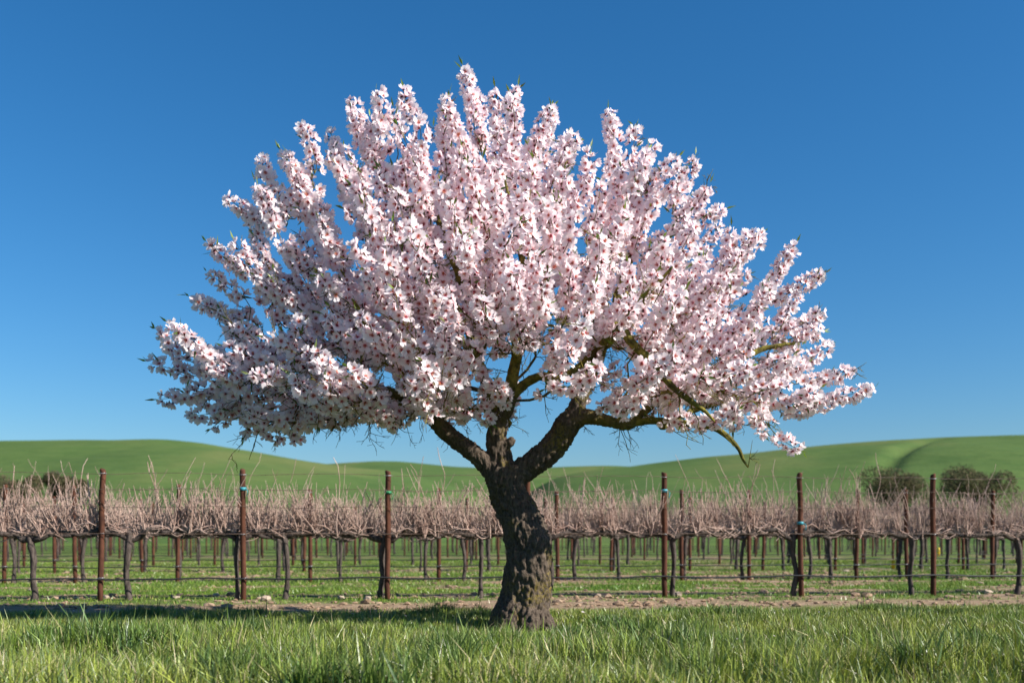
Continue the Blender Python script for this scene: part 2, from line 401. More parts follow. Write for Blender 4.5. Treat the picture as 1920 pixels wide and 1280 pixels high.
co = co + nn * disp[:, None]
tm.vertices.foreach_set("co", co.astype(np.float32).ravel())
a = tm.attributes.new("age", 'FLOAT', 'POINT'); a.data.foreach_set("value", age.astype(np.float32))
tm.materials.clear(); tm.materials.append(M['bark'])
tm.polygons.foreach_set("use_smooth", np.ones(len(tm.polygons), dtype=bool)); tm.update()
part("trunk", tm)
# nodes of the branch network: position, parent, radius
npos, npar, nfix = [], [], []
def add_node(p, par, fix=0.0):
    npos.append(np.asarray(p[:3], dtype=float)); npar.append(par); nfix.append(fix); return len(npos) - 1
for rows in heavy[1:6]:
    P = smooth_path(sk(rows), 0.12); pr = -1
    for p in P[max(2, len(P) // 2):]: pr = add_node(p, pr, p[3])
for rows in thin:
    rows = rows[:-1] + [rows[-1][:3] + (min(rows[-1][3], 1.6),)]
    P = smooth_path(sk(rows), 0.10)
    P[1:-1, :3] += rng.normal(0, 0.012, (len(P) - 2, 3))
    gl = Geo(); Q = smooth_path(P, 0.03); gl.add(*tube(Q[:, :3], Q[:, 3], 10, 0.10), x=0.0)
    part("limb", gl.mesh("limb", M['bark']))
    pr = -1
    for p in P: pr = add_node(p, pr, p[3])
# shoots that carry the blossom: the spikes that stand out of the outline, then the filling of the crown
spikes = [((870, 132), (890, 250)), ((706, 172), (712, 250)), ((660, 188), (720, 290)), ((757, 168), (800, 232)), ((738, 205), (745, 270)), ((972, 168), (958, 260)), ((930, 175), (930, 260)), ((1035, 205), (1005, 300)),
          ((1142, 210), (1155, 320)), ((1192, 240), (1170, 320)), ((1228, 268), (1190, 330)), ((1268, 298), (1220, 340)), ((1300, 300), (1262, 390)), ((1325, 352), (1270, 410)), ((1357, 393), (1270, 440)), ((1370, 432), (1370, 520)),
          ((1428, 440), (1370, 500)), ((1488, 463), (1420, 560)), ((1540, 515), (1450, 565)), ((1545, 590), (1460, 610)), ((1538, 622), (1450, 650)), ((1552, 648), (1480, 710)), ((1600, 695), (1490, 720)), ((1634, 728), (1500, 760)), ((1585, 742), (1470, 770)),
          ((1500, 843), (1420, 760)), ((568, 236), (585, 330)), ((530, 288), (585, 345)), ((490, 297), (545, 395)), ((482, 350), (540, 410)), ((426, 372), (510, 430)), ((392, 458), (470, 520)), ((395, 515), (460, 560)), ((620, 245), (650, 340)), ((480, 450), (520, 520)),
          ((298, 624), (400, 690)), ((285, 680), (365, 705)), ((300, 748), (385, 742)), ((352, 780), (430, 770)), ((400, 800), (470, 750)), ((345, 640), (420, 670)), ((420, 590), (490, 620)), ((362, 560), (450, 600)),
          ((830, 770), (850, 700)), ((915, 790), (905, 745)), ((520, 800), (560, 760)), ((690, 770), (680, 700)), ((1060, 270), (1040, 350)), ((835, 230), (850, 300)), ((900, 185), (905, 270)), ((735, 790), (700, 735)), ((640, 785), (660, 730)), ((460, 815), (490, 765)), ((595, 795), (575, 740)), ((790, 745), (770, 690)), ((870, 735), (860, 680)), ((1150, 760), (1185, 725)), ((1375, 800), (1385, 745)), ((1430, 815), (1420, 760)), ((1125, 765), (1160, 735)), ((1210, 690), (1250, 650))]
outline = np.array([(310, 770), (315, 690), (335, 635), (400, 560), (425, 480), (455, 410), (510, 330), (580, 270), (670, 225), (760, 205), (870, 190), (970, 205), (1050, 235), (1150, 255), (1230, 300), (1290, 350), (1350, 420),
                    (1430, 470), (1490, 530), (1520, 590), (1530, 660), (1570, 720), (1540, 760), (1480, 800), (1410, 775), (1300, 735), (1200, 705), (1090, 685), (1010, 680), (930, 735), (850, 755), (720, 765), (600, 785), (500, 795), (390, 795)], dtype=float)
CX, CY = 965.0, 640.0
ang = np.arctan2(outline[:, 1] - CY, outline[:, 0] - CX); o_ = np.argsort(ang)
ang_s, rad_s = ang[o_], np.hypot(outline[:, 0] - CX, outline[:, 1] - CY)[o_]
def rmax(a): return np.interp(a, ang_s, rad_s, period=2 * np.pi)
W = 350.0
shoots = []                                          # (tip, base) world
for (tp, bp) in spikes:
    w = rng.uniform(-70, 50)
    if tp[1] > 755: w = rng.uniform(-150, -40)
    shoots.append((P3(tp[0], tp[1], w), P3(bp[0], bp[1], w * 0.8)))
tips = []
outline = np.array([CX, CY]) + (outline - np.array([CX, CY])) * np.where(outline[:, 1:] < 600, 0.85, 0.96)
rad_s = np.hypot(outline[:, 0] - CX, outline[:, 1] - CY)[o_]
NS = 305
while len(tips) < NS:
    best, bs = None, -1
    for _ in range(10):
        while True:
            u = rng.uniform(280, 1640); v = rng.uniform(180, 800)
            a = math.atan2(v - CY, u - CX); rho = math.hypot(u - CX, v - CY) / rmax(a)
            if rho < 1 and not (v > 560 and 840 < u < 1260 and rng.random() < .9) and not (v > 640 and rng.random() < .5): break
        z = rng.random()
        e = math.sqrt(max(0, 1 - rho * rho))
        w = -35 + W * e * (-rng.uniform(0.7, 1.0) if z < 0.56 else rng.uniform(0.6, 1.0) if z < 0.72 else rng.uniform(-0.7, 0.6))
        q = np.array([u, v, w])
        s = min((np.linalg.norm(q - t) for t in tips), default=1e9)
        if s > bs: best, bs = q, s
    tips.append(best)
for u, v, w in tips:
    dv = np.array([(u - CX) / 640.0, w / W * .85, (800 - v) / 560.0]); dv /= np.linalg.norm(dv) + 1e-6
    dv = dv + np.array([0, 0, 0.22]) + rng.normal(0, 0.20, 3)
    if v > 690: dv[2] -= 0.25
    dv /= np.linalg.norm(dv)
    L = rng.uniform(0.32, 0.66)
    tip = P3(u, v, w); shoots.append((tip, tip - dv * L))
FORK = P3(950, 800, 0)
for k in range(38):                                   # more shoots standing out of the outline
    a = -math.pi * (0.985 - 0.97 * (k + rng.uniform(-.4, .4)) / 38); rm_ = rmax(a); e = rm_ + rng.uniform(25, 100); w = rng.uniform(-190, 150)
    e -= abs(w) * 0.10
    tx, ty = CX + e * math.cos(a), CY + e * math.sin(a); b_ = rng.uniform(130, 190); a2 = math.atan2(ty - 800, tx - CX) + rng.normal(0, .18)
    a2 = a2 * 0.8 + (-math.pi / 2) * 0.2
    spikes.append(None); shoots.insert(len(spikes) - 1, (P3(tx, ty, w), P3(tx - b_ * math.cos(a2), ty - b_ * math.sin(a2), w * .8)))
order = np.argsort([np.linalg.norm(b - FORK) for t, b in shoots])
paths = []
for si in order:
    tip, base = shoots[si]
    A = np.array(npos); dist = np.linalg.norm(A - base, axis=1)
    back = np.linalg.norm(A - FORK, axis=1) > np.linalg.norm(base - FORK) * 0.98
    k = int((dist + back * 0.6 + np.maximum(0, A[:, 2] - base[2]) * 0.35).argmin())
    p0 = A[k]; L = dist[k]; m = max(2, int(L / 0.10))
    sdir_ = (tip - base) / np.linalg.norm(tip - base)
    c1 = base - sdir_ * L * 0.35
    ids = [k]; jit = rng.normal(0, 0.012, (m + 1, 3))
    for i in range(1, m + 1):
        t = i / m; p = (1 - t) ** 2 * p0 + 2 * t * (1 - t) * c1 + t * t * base
        ids.append(add_node(p + (jit[i] if i < m else 0), ids[-1]))
    # the shoot itself, gently bent upwards
    L2 = np.linalg.norm(tip - base); n2 = max(4, int(L2 / 0.07)); bend = rng.normal(0, 0.035, 3) * L2 / 0.5; bend[2] -= 0.03
    for i in range(1, n2 + 1):
        t = i / n2; ids.append(add_node(base + (tip - base) * t + bend * math.sin(math.pi * t), ids[-1]))
    paths.append((ids, m, si))
npos = np.array(npos); cnt = np.zeros(len(npos))
for ids, m, si in paths: cnt[ids[-1]] += 1
for i in range(len(npos) - 1, -1, -1):
    if npar[i] >= 0: cnt[npar[i]] += cnt[i]
nrad = np.maximum(0.0038 * np.maximum(cnt, 1) ** 0.46, 0.0)
gb = Geo()
for ids, m, si in paths:
    r = nrad[ids].copy(); r[0] = r[1]; n = len(r)
    tcount = n - 1 - m
    r[m + 1:] = np.linspace(r[m], 0.0022, tcount) if tcount > 0 else r[m + 1:]
    P = npos[ids]
    gb.add(*tube(P, r, 6, 0.08), x=0.0 if rng.random() < .6 else 0.6)
part("branches", gb.mesh("branches", M['bark']), kind="stuff")
# bare twigs inside and under the crown
gt = Geo()
gn = len(npos)
def twig(p, d, L, r, depth=0):
    n = max(3, int(L / 0.06)); pts = [p]; dd = d.copy()
    for i in range(n):
        dd = dd + rng.normal(0, 0.20, 3); dd /= np.linalg.norm(dd); pts.append(pts[-1] + dd * L / n)
    gt.add(*tube(np.array(pts), np.linspace(r, 0.0015, n + 1), 4, 0), x=0.0 if rng.random() < .7 else 0.7)
    if depth < 2:
        for i in range(rng.integers(1, 4)):
            k = rng.integers(1, n); e = dd + rng.normal(0, 0.75, 3); e /= np.linalg.norm(e)
            twig(pts[k], e, L * rng.uniform(0.3, 0.6), r * 0.65, depth + 1)
inner = set(i for ids, m, si in paths for i in ids[:m])
cand = [i for i in range(gn) if (i in inner or nfix[i] > 0) and npos[i][2] < 2.6 + 0.8 * rng.random() or rng.random() < 0.22]
for i in rng.choice(cand, 1150):
    d = npos[i] - FORK; d /= np.linalg.norm(d) + 1e-6; d = 0.5 * d + rng.normal(0, 0.6, 3)
    if npos[i][2] < 2.3: d[2] -= rng.uniform(0, 0.9)
    d /= np.linalg.norm(d); twig(npos[i], d, rng.uniform(0.12, 0.38) if npos[i][2] < 2.7 and abs(npos[i][0]) < 2.4 else rng.uniform(.08, .17), 0.0042)
for (a, b, c) in [((1271, 736, -195), (1282, 792, -200), (1295, 842, -200)), ((1295, 752, -195), (1312, 800, -180), (1318, 834, -170)), ((500, 780, -60), (482, 815, -60), (467, 862, -60)), ((560, 770, -60), (548, 800, -60), (545, 822, -50)), ((640, 765, -60), (632, 790, -60), (612, 822, -60)),
                  ((470, 780, -60), (462, 810, -50), (468, 828, -40)), ((1310, 795, -95), (1330, 790, -70), (1345, 765, -60)), ((1235, 790, -75), (1236, 760, -60), (1230, 720, -50))]:
    P = smooth_path(np.array([P3(*a), P3(*b), P3(*c)]), 0.05); P[1:-1] += rng.normal(0, .008, (len(P) - 2, 3))
    gt.add(*tube(P, np.linspace(0.007, 0.0022, len(P)), 5), x=0.0)
    for k in range(3): twig(P[rng.integers(1, len(P) - 1)], np.array([rng.normal(0, .6), rng.normal(0, .4), -0.7]), 0.1, 0.003, 1)
part("twigs", gt.mesh("twigs", M['bark']), kind="stuff")

# one blossom: five notched petals, a red eye, stamens and a calyx behind
def blossom_shape(openness, seed):
    g_ = np.random.default_rng(seed); V = []; C = []; F = []; F3 = []
    ts = np.array([0.07, 0.36, 0.72, 1.0]); hw = np.array([0.06, 0.27, 0.37, 0.20])
    for j in range(5):
        a0 = j * 2 * np.pi / 5 + g_.normal(0, 0.09); ln = g_.uniform(0.9, 1.08); cup = openness + g_.normal(0, 0.16); tw = g_.normal(0, 0.10)
        b = len(V)
        for i, t in enumerate(ts):
            for c in (-1, 0, 1):
                r = t * ln * (0.90 if (i == 3 and c == 0) else 1.0) * (0.97 if c and i == 3 else 1)
                el = cup * (0.55 + 0.45 * t)
                rr = r * math.cos(el); z = r * math.sin(el) + 0.09 * abs(c) * t + tw * c * t + 0.02 * (j % 2)
                s = c * hw[i] * g_.uniform(0.92, 1.08)
                V.append((rr * math.cos(a0) - s * math.sin(a0), rr * math.sin(a0) + s * math.cos(a0), z))
                k = max(0, 1 - (t - 0.07) / 0.34) if i < 2 else 0.0
                C.append((k, 0.0 if i < 3 else 0.3))
        for i in range(3):
            for c in range(2):
                q = b + i * 3 + c; F.append((q, q + 1, q + 4, q + 3))
    b = len(V)                                        # red eye
    V.append((0, 0, 0.10)); C.append((2, 0))
    for j in range(6):
        V.append((0.20 * math.cos(j * 1.047), 0.20 * math.sin(j * 1.047), 0.05)); C.append((2, 0))
    for j in range(6): F3.append((b, b + 1 + j, b + 1 + (j + 1) % 6))
    for j in range(9):                                # stamens
        a = g_.uniform(0, 6.28); rr = g_.uniform(0.18, 0.34); z = g_.uniform(0.22, 0.36); b = len(V)
        V += [(0.03 * math.cos(a + 1.57), 0.03 * math.sin(a + 1.57), 0.05), (-0.03 * math.cos(a + 1.57), -0.03 * math.sin(a + 1.57), 0.05),
              (rr * math.cos(a) + 0.035 * math.sin(a), rr * math.sin(a) - 0.035 * math.cos(a), z), (rr * math.cos(a) - 0.035 * math.sin(a), rr * math.sin(a) + 0.035 * math.cos(a), z)]
        C += [(3, 0), (3, 0), (4, 0), (4, 0)]; F.append((b, b + 1, b + 2, b + 3))
    b = len(V)                                        # calyx and stalk
    V.append((0, 0, -0.42)); C.append((5, 0))
    for j in range(5):
        V.append((0.15 * math.cos(j * 1.2566 + .6), 0.15 * math.sin(j * 1.2566 + .6), -0.015)); C.append((5, 0))
    for j in range(5): F3.append((b, b + 1 + j, b + 1 + (j + 1) % 5))
    return np.array(V), np.array(F3), np.array(F), np.array(C)
SH = [blossom_shape(o, s) for s, o in enumerate((0.12, 0.3, 0.45, 0.62, 0.85, 0.25))]
EYE = np.array([(0.40, 0.02, 0.06), (0.30, 0.035, 0.03), (0.45, 0.10, 0.03), (0.27, 0.012, 0.05)])
def blossom_colours(C, pink, eye):
    white = np.array([0.95, 0.915, 0.92]); pk = np.array([0.94, 0.80, 0.84])
    base = white + (pk - white) * pink
    out = np.empty((len(C), 3)); code = C[:, 0]
    k = np.clip(code, 0, 1)[:, None]
    out[:] = base * (1 - k * 0.8) + np.array([0.72, 0.16, 0.27]) * k * 0.8
    out[:] = np.where((C[:, 1] > 0)[:, None], out * 0.75 + 0.25 * np.array([0.92, 0.80, 0.84]), out)
    out[code == 2] = EYE[eye]; out[code == 3] = (0.55, 0.14, 0.22); out[code == 4] = (0.60, 0.26, 0.06); out[code == 5] = (0.10, 0.035, 0.028)
    return out
BR = 0.062                                             # blossom radius
fpos, fdir, fsc = [], [], []
for ids, m, si in paths:
    P = npos[ids]; seg = P[m:]
    L = np.linalg.norm(np.diff(seg, axis=0), axis=1); cum = np.concatenate([[0], np.cumsum(L)]); tot = cum[-1]
    start = 0.0 if si >= len(spikes) else 0.02
    n = int((tot - start) * (62 if si < len(spikes) else 50))
    gapc = rng.uniform(0, tot * .6) if rng.random() < .4 else -1                         # a short bare stretch on some shoots
    th0 = rng.uniform(0, 6.28)
    for j in range(n):
        s = start + (tot - start) * (j + rng.uniform(-.4, .4)) / n
        if abs(s - gapc) < 0.035: continue
        s = min(max(s, 0), tot); p = np.array([np.interp(s, cum, seg[:, k]) for k in range(3)])
        i = min(len(L) - 1, max(0, int(np.searchsorted(cum, s)) - 1)); T = (seg[i + 1] - seg[i]) / (L[i] + 1e-9)
        a = np.cross(T, (0.3, 0.5, 0.8)); a /= np.linalg.norm(a); b = np.cross(T, a)
        th = th0 + j * 2.399 + rng.normal(0, .35)
        rad = a * math.cos(th) + b * math.sin(th)
        end = max(0, (s - tot + 0.08) / 0.08)
        f = rad * (1 - 0.6 * end) + T * (0.25 + 0.8 * end) + rng.normal(0, 0.32, 3); f /= np.linalg.norm(f)
        fpos.append(p + rad * rng.uniform(0.018, 0.048) * (1 - .4 * end) + f * 0.012); fdir.append(f); fsc.append(BR * rng.uniform(0.78, 1.14) * (0.92 if si < len(spikes) else 1))
    # clusters on spurs of the branch leading to the shoot
    for k in range(1, m):
        if nrad[ids[k]] < 0.011 and rng.random() < 0.42:
            d = rng.normal(0, 1, 3); d /= np.linalg.norm(d); c = P[k] + d * 0.06
            for q in range(rng.integers(3, 7)):
                f = d + rng.normal(0, 0.6, 3); f /= np.linalg.norm(f)
                fpos.append(c + f * 0.045); fdir.append(f); fsc.append(BR * rng.uniform(0.75, 1.1))
fpos = np.array(fpos); fdir = np.array(fdir); fsc = np.array(fsc); NF = len(fpos)
rv = rng.normal(0, 1, (NF, 3)); ax = np.cross(fdir, rv); ax /= np.linalg.norm(ax, axis=1)[:, None]; ay = np.cross(fdir, ax)
ROT = np.stack([ax, ay, fdir], -1)                       # columns
kind_ = rng.integers(0, len(SH), NF); pink_ = np.clip(rng.beta(1.2, 3.0, NF), 0, 1); eye_ = rng.integers(0, 4, NF)
# the 300 that show largest: frontmost in their little patch of view and facing the viewer
dep = fpos[:, 1]; ux = (fpos[:, 0] / dep * FPX / 17).astype(int); uy = ((fpos[:, 2] - CAM_Z) / dep * FPX / 17).astype(int)
front = {}
for i in np.argsort(dep):
    front.setdefault((ux[i], uy[i]), i)
fr = np.array(list(front.values()))
score = (fsc[fr] / dep[fr]) * (0.5 + 0.5 * np.clip(-fdir[fr, 1], 0, 1))
solo = set(fr[np.argsort(-score)[:300]].tolist())
proto = {}
gbm = Geo(); nsolo = 0
for k in range(len(SH)):
    V, F3, F4, C = SH[k]
    idx = np.array([i for i in np.nonzero(kind_ == k)[0] if i not in solo])
    W3 = np.einsum('nij,vj->nvi', ROT[idx], V) * fsc[idx][:, None, None] + fpos[idx][:, None, :]
    off = (np.arange(len(idx)) * len(V))[:, None, None]
    cols = np.concatenate([blossom_colours(C, pink_[i], eye_[i]) for i in idx])
    gbm.add(W3.reshape(-1, 3), (F3[None] + off).reshape(-1, 3), (F4[None] + off).reshape(-1, 4), col=cols)
    for e in range(4):
        for pq in (0.15, 0.5):
            proto[(k, e, pq)] = mesh("blossom", V, [F3, F4], M['petal'], blossom_colours(C, pq, e))
part("blossoms", gbm.mesh("blossoms", M['petal']), kind="stuff")
for i in sorted(solo):
    o = obj("blossom", proto[(int(kind_[i]), int(eye_[i]), 0.15 if pink_[i] < 0.38 else 0.5)], tree)
    m4 = Matrix([[*(ROT[i][r] * fsc[i]), fpos[i][r] - TB[r]] for r in range(3)] + [[0, 0, 0, 1]])
    o.matrix_basis = m4
# young leaves at the tips and along the shoots
gle = Geo()
def leaf(p, d, L, w, col):
    d = d / np.linalg.norm(d); s = np.cross(d, rng.normal(0, 1, 3)); s /= np.linalg.norm(s); u = np.cross(s, d)
    V = [p, p + d * L * .4 + s * w, p + d * L * .4 - u * w * .35, p + d * L * .4 - s * w, p + d * L + u * L * rng.uniform(-.25, .1)]
    gle.add(np.array(V), [(0, 1, 2), (0, 2, 3), (1, 4, 2), (2, 4, 3)], None, col=col)
for ids, m, si in paths:
    P = npos[ids]; T = P[-1] - P[-2]; T /= np.linalg.norm(T)
    for q in range(rng.integers(0, 3)):
        c = np.array([0.12, 0.19, 0.03]) * rng.uniform(0.6, 1.5) + np.array([0.05, 0.02, 0]) * rng.random()
        leaf(P[-1] + T * rng.uniform(0.01, 0.05), T + rng.normal(0, .3, 3), rng.uniform(0.05, 0.11), 0.010, c)
    for q in range(5):
        k = rng.integers(0, len(P)); d = rng.normal(0, 1, 3)
        leaf(P[k] + d / np.linalg.norm(d) * 0.02, d + T * .5, rng.uniform(0.05, 0.12), 0.010, np.array([0.085, 0.13, 0.02]) * rng.uniform(0.6, 1.6))
part("leaves", gle.mesh("leaves", M['leaf']), kind="stuff")

# ------------------------------------------------------------------ the vineyard
ORD = ["first", "second", "third", "fourth", "fifth", "sixth", "seventh", "eighth", "ninth", "tenth", "eleventh", "twelfth"]
RDIR = np.array([1, ROWSLOPE, 0]) / math.hypot(1, ROWSLOPE); RANG = math.atan2(ROWSLOPE, 1)
def row_y(k, x): return ROW0 + ROWGAP * k + ROWSLOPE * x
def row_x(k, px):
    q = (px - 960) / FPX; return q * (ROW0 + ROWGAP * k) / (1 - ROWSLOPE * q)
POST_H = 1.71
def post_mesh(seed):
    g_ = Geo(); r = 0.037
    rr = np.array([r, r, r, r, r, r, r * .98, r * .9]); z = np.array([-0.12, .2, .6, 1.0, 1.35, 1.66, 1.70, 1.71])
    P = np.c_[rng.normal(0, .003, 8), rng.normal(0, .003, 8), z]
    g_.add(*tube(P, rr, 12, 0.03)); return g_.mesh("stake", M['rust'])
posts = [post_mesh(s) for s in range(4)]
g_ = Geo(); P = [(math.cos(a) * .049, math.sin(a) * .049, 0.006 * math.sin(a)) for a in np.linspace(0, 6.0, 14)]; g_.add(*tube(P, 0.0035, 5))
clip_me = g_.mesh("wire_clip", M['clip'])
def tape_mesh(m):
    g_ = Geo(); g_.add(*tube([(0, 0, -.02), (0, 0, 0), (0, 0, .02)], [.046, .048, .046], 12, 0.04))
    P = smooth_path(np.array([(.04, -.02, 0), (.07, -.03, -.03), (.06, -.03, -.10)]), .02); g_.add(*tube(P, .006, 4)); return g_.mesh("tape", m)
tapes = {'teal': tape_mesh(M['tape']), 'green': tape_mesh(M['greentape'])}
WIRES = [0.87, 1.22, 1.45, 1.65]
def vine_meshes(seed, tall):
    lean = rng.normal(0, .025); tr = rng.uniform(.038, .055)
    rows = [(rng.normal(0, .02), 0, -0.06, tr * 1.25), (rng.normal(0, .02), 0, .05, tr * 1.05), (lean + rng.normal(0, .02), rng.normal(0, .02), .3, tr * .85), (lean * .5 + rng.normal(0, .015), rng.normal(0, .02), .55, tr * .95),
            (rng.normal(0, .02), 0, .76, tr * 1.1), (rng.normal(0, .02), 0, .85, tr * .9), (0, 0, .90, tr * .45)]
    P = smooth_path(np.array(rows), .04); g_ = Geo(); g_.add(*tube(P[:, :3], P[:, 3], 12, 0.16, squash=.8)); trunk = g_.mesh("trunk", M['vinebark'])
    arms = []; spots = []
    for s in (-1, 1):
        n = 10; xs_ = s * np.linspace(0, 1.05, n); zs = .80 + .07 * np.minimum(1, np.linspace(0, 4, n)) + rng.normal(0, .020, n)
        Pa = np.c_[xs_, rng.normal(0, .02, n), zs, np.linspace(.036, .014, n) * rng.uniform(.75, 1.3, n)]
        Pa = smooth_path(Pa, .05); g_ = Geo(); g_.add(*tube(Pa[:, :3], Pa[:, 3], 7, .15))
        for q in range(13):
            c = Pa[rng.integers(2, len(Pa))]; e = c[:3] + np.array([rng.normal(0, .03), rng.normal(0, .03), rng.uniform(-.02, .09)])
            g_.add(*tube([c[:3], (c[:3] + e) / 2 + rng.normal(0, .005, 3), e], [.018, .016, .011], 5, .1)); spots.append(e)
        arms.append(g_.mesh("cordon", M['vinebark']))
        spots += [c[:3] for c in Pa[2::2]]
    g_ = Geo()
    for q in range(rng.integers(150, 175)):
        b = spots[rng.integers(0, len(spots))]; z = rng.random()
        L = (rng.uniform(.25, .56) if z < .66 else rng.uniform(.5, .72) if z < .955 else rng.uniform(.75, 1.12)) * tall
        n = max(4, int(L / .12)); d = np.array([rng.normal(0, .30), rng.normal(0, .20), 1.0]); pts = [b - np.array([0, 0, .01])]
        for i in range(n):
            d = d + np.array([rng.normal(0, .16), rng.normal(0, .10), .06]); d /= np.linalg.norm(d); pts.append(pts[-1] + d * L / n)
        r0 = rng.uniform(.0045, .0085)
        g_.add(*tube(pts, np.linspace(r0, r0 * .5, n + 1), 4, .1, cap=False))
        if rng.random() < .35:                         # side shoot or curl
            c = pts[rng.integers(1, n)]; e = d + np.array([rng.normal(0, .9), rng.normal(0, .4), .1]); e /= np.linalg.norm(e)
            g_.add(*tube([c, c + e * .07, c + e * .13 + np.array([0, 0, rng.uniform(-.03, .05)])], [r0 * .6, r0 * .5, r0 * .3], 3, 0, cap=False))
    for q in range(34):                                # canes trailing along the wire
        b = spots[rng.integers(0, len(spots))]; s = rng.choice([-1, 1])
        P = smooth_path(np.array([b, b + (s * .1, 0, .06), b + (s * .25, rng.normal(0, .04), rng.uniform(-.06, .09)), b + (s * rng.uniform(.3, .45), rng.normal(0, .04), rng.uniform(-.09, .12))]), .06)
        g_.add(*tube(P, np.linspace(.008, .004, len(P)), 4, 0, cap=False))
    return trunk, arms, g_.mesh("canes", M['cane'])
vines = [vine_meshes(s, 1.0 if s < 5 else 1.22) for s in range(10)]
row_posts_px = {0: [-85, 188, 456, 727, 988, 1247, 1502, 1750, 2010], 1: [-70, 8, 141, 333, 582, 823, 1046, 1278, 1404, 1606, 1700, 1860, 2000]}
row_vines_px = {0: [-140, 55, 237, 442, 532, 715, 900, 1030, 1262, 1490, 1712, 1912, 2060], 1: [-60, 20, 155, 330, 520, 640, 797, 868, 1080, 1160, 1285, 1395, 1520, 1560, 1690, 1780, 1868, 1990]}
tape_at = {456: 'teal', 727: 'green', 1247: 'teal', 1502: 'teal'}
for k in range(NROWS):
    yk = ROW0 + ROWGAP * k; half = 0.53 * yk + 0.9
    near = k < 3
    if k in row_posts_px: pxs = [(row_x(k, p), p) for p in row_posts_px[k]]
    else:
        sp = 1.8 if k < 5 else 2.4; pxs = [(x + rng.normal(0, .22), None) for x in np.arange(-half, half, sp) + rng.uniform(0, sp)]
    for x, p in pxs:
        tp = tape_at.get(p) if k == 0 else None
        if tp == 'green': lab = "rusty steel post with green tape in the first vine row behind the almond tree"
        elif p == 1502 and tp: lab = "rusty steel post with blue-green tape at cane height, a vine trunk against its side"
        elif p == 1247 and tp: lab = "rusty steel post with blue-green tape near its top and two vine trunks beside it"
        elif tp: lab = "rusty steel post with blue-green tape near its top beside a single vine trunk"
        elif k == 0 and p == 988: lab = "rusty steel post half hidden behind the almond trunk"
        elif k == 0 and p == 188: lab = "rusty first-row steel post without tape, below the hill's highest green crest"
        elif k == 0 and p == 1750: lab = "rusty untaped steel post of the first vine row, below the broad domed tree"
        else: lab = "rusty round steel post of the %s vine row behind the almond tree" % ORD[k]
        t = thing("trellis_post", lab, "post", (x, row_y(k, x), 0), "steel posts of the vineyard trellis")
        t.rotation_euler = (rng.normal(0, .008), rng.normal(0, .012), rng.uniform(0, 6.28) if not tp else 0)
        t.scale = (1, 1, rng.normal(1.0, .015)) if k else (1, 1, 1)
        obj("stake", posts[rng.integers(0, 4)], t)
        if near:
            for h in (0.295, WIRES[0], WIRES[3]):
                c = obj("wire_clip", clip_me, t); c.location = (0, 0, h)
        if tp:
            c = obj("tape", tapes[tp], t); c.location = (0, 0, 1.02 if p == 1502 else 1.42 if tp == 'green' else 1.46)
    if k in row_vines_px: vxs = [row_x(k, p) for p in row_vines_px[k]]
    else:
        sp = 1.5 if k < 5 else 1.95; vxs = [x + rng.normal(0, .18) for x in np.arange(-half, half, sp) + rng.uniform(0, sp)]
    for x in vxs:
        lab = "bare leafless grapevine of the %s trellis row behind the almond tree" % ORD[k]
        if k == 0:
            dn, pn = min((abs(x - a), b) for a, b in pxs)
            nm = {456: "the high-taped blue-green post with one trunk", 727: "the green-taped post", 1247: "the high-taped blue-green post with two trunks", 1502: "the post with tape at cane height", 188: "the untaped post"}.get(pn)
            if nm: lab = "bare first-row grapevine nearest to " + nm
        if k == 0 and -0.6 < x < 0.7: lab = "bare leafless grapevine of the first row, close behind the almond trunk"
        t = thing("grape_vine", lab, "vine", (x, row_y(k, x) + 0.09 + rng.normal(0, .02), 0), "dormant grapevines in trellis rows")
        t.rotation_euler = (0, 0, RANG + (math.pi if rng.random() < .5 else 0)); t.scale = (rng.uniform(.92, 1.08), 1, rng.uniform(.97, 1.03))
        tr, arms, ca = vines[rng.integers(0, 5) if k == 0 else rng.integers(5, 10)]
        obj("trunk", tr, t)
        for a in arms: obj("cordon", a, t)
        obj("canes", ca, t, kind="stuff")
    # wires and the drip hose of the row
    xa, xb = -half - 1.2, half + 1.2
    px_sorted = sorted(x for x, _ in pxs)
    names = ["lowest", "second lowest", "third", "topmost"]
    for w, h in enumerate(WIRES):
        if k > 6 and w in (1, 2): continue
        xs_ = np.arange(xa, xb, .45); zz = h + 0.012 * np.sin(xs_ * 3.2 + w) * (w != 0) + rng.normal(0, .003, len(xs_))
        P = np.c_[xs_, row_y(k, xs_) - 0.048, zz]
        g_ = Geo(); g_.add(*tube(P, 0.0032 if w else 0.005, 5)); 
        obj("trellis_wire", g_.mesh("trellis_wire", M['wire']), label="%s trellis wire strung along the %s vine row behind the almond tree" % (names[w], ORD[k]), category="wire", group="trellis wires")
    if k < 9:
        xs_ = np.arange(xa, xb, .25)
        zz = 0.295 - 0.02 * np.abs(np.sin(xs_ * 1.6 + k)) + rng.normal(0, .003, len(xs_))
        P = np.c_[xs_, row_y(k, xs_) - 0.058, zz]; g_ = Geo(); g_.add(*tube(P, 0.0115, 6))
        obj("drip_hose", g_.mesh("drip_hose", M['hose']), label="black irrigation hose hung low along the %s vine row behind the almond tree" % ORD[k], category="hose", group="irrigation hoses")
for px, py, dd, h in [(1675, 1052, 25.1, .22), (1760, 1030, 42.4, .32)]:
    p = px2w(px, HORIZON + CAM_Z * FPX / dd, dd)
    g_ = Geo(); g_.add(*tube([(0, 0, -.05), (0, 0, h * .5), (0, 0, h), (0, 0, h + .01)], [.05, .05, .05, .03], 8))
    o = obj("marker_stub", g_.mesh("marker_stub", M['yellow']), label="short yellow plastic stub in the grass by the %s vine row" % ("third" if dd < 30 else "sixth"), category="marker", group="yellow markers")
    o.location = (p[0], p[1], 0)

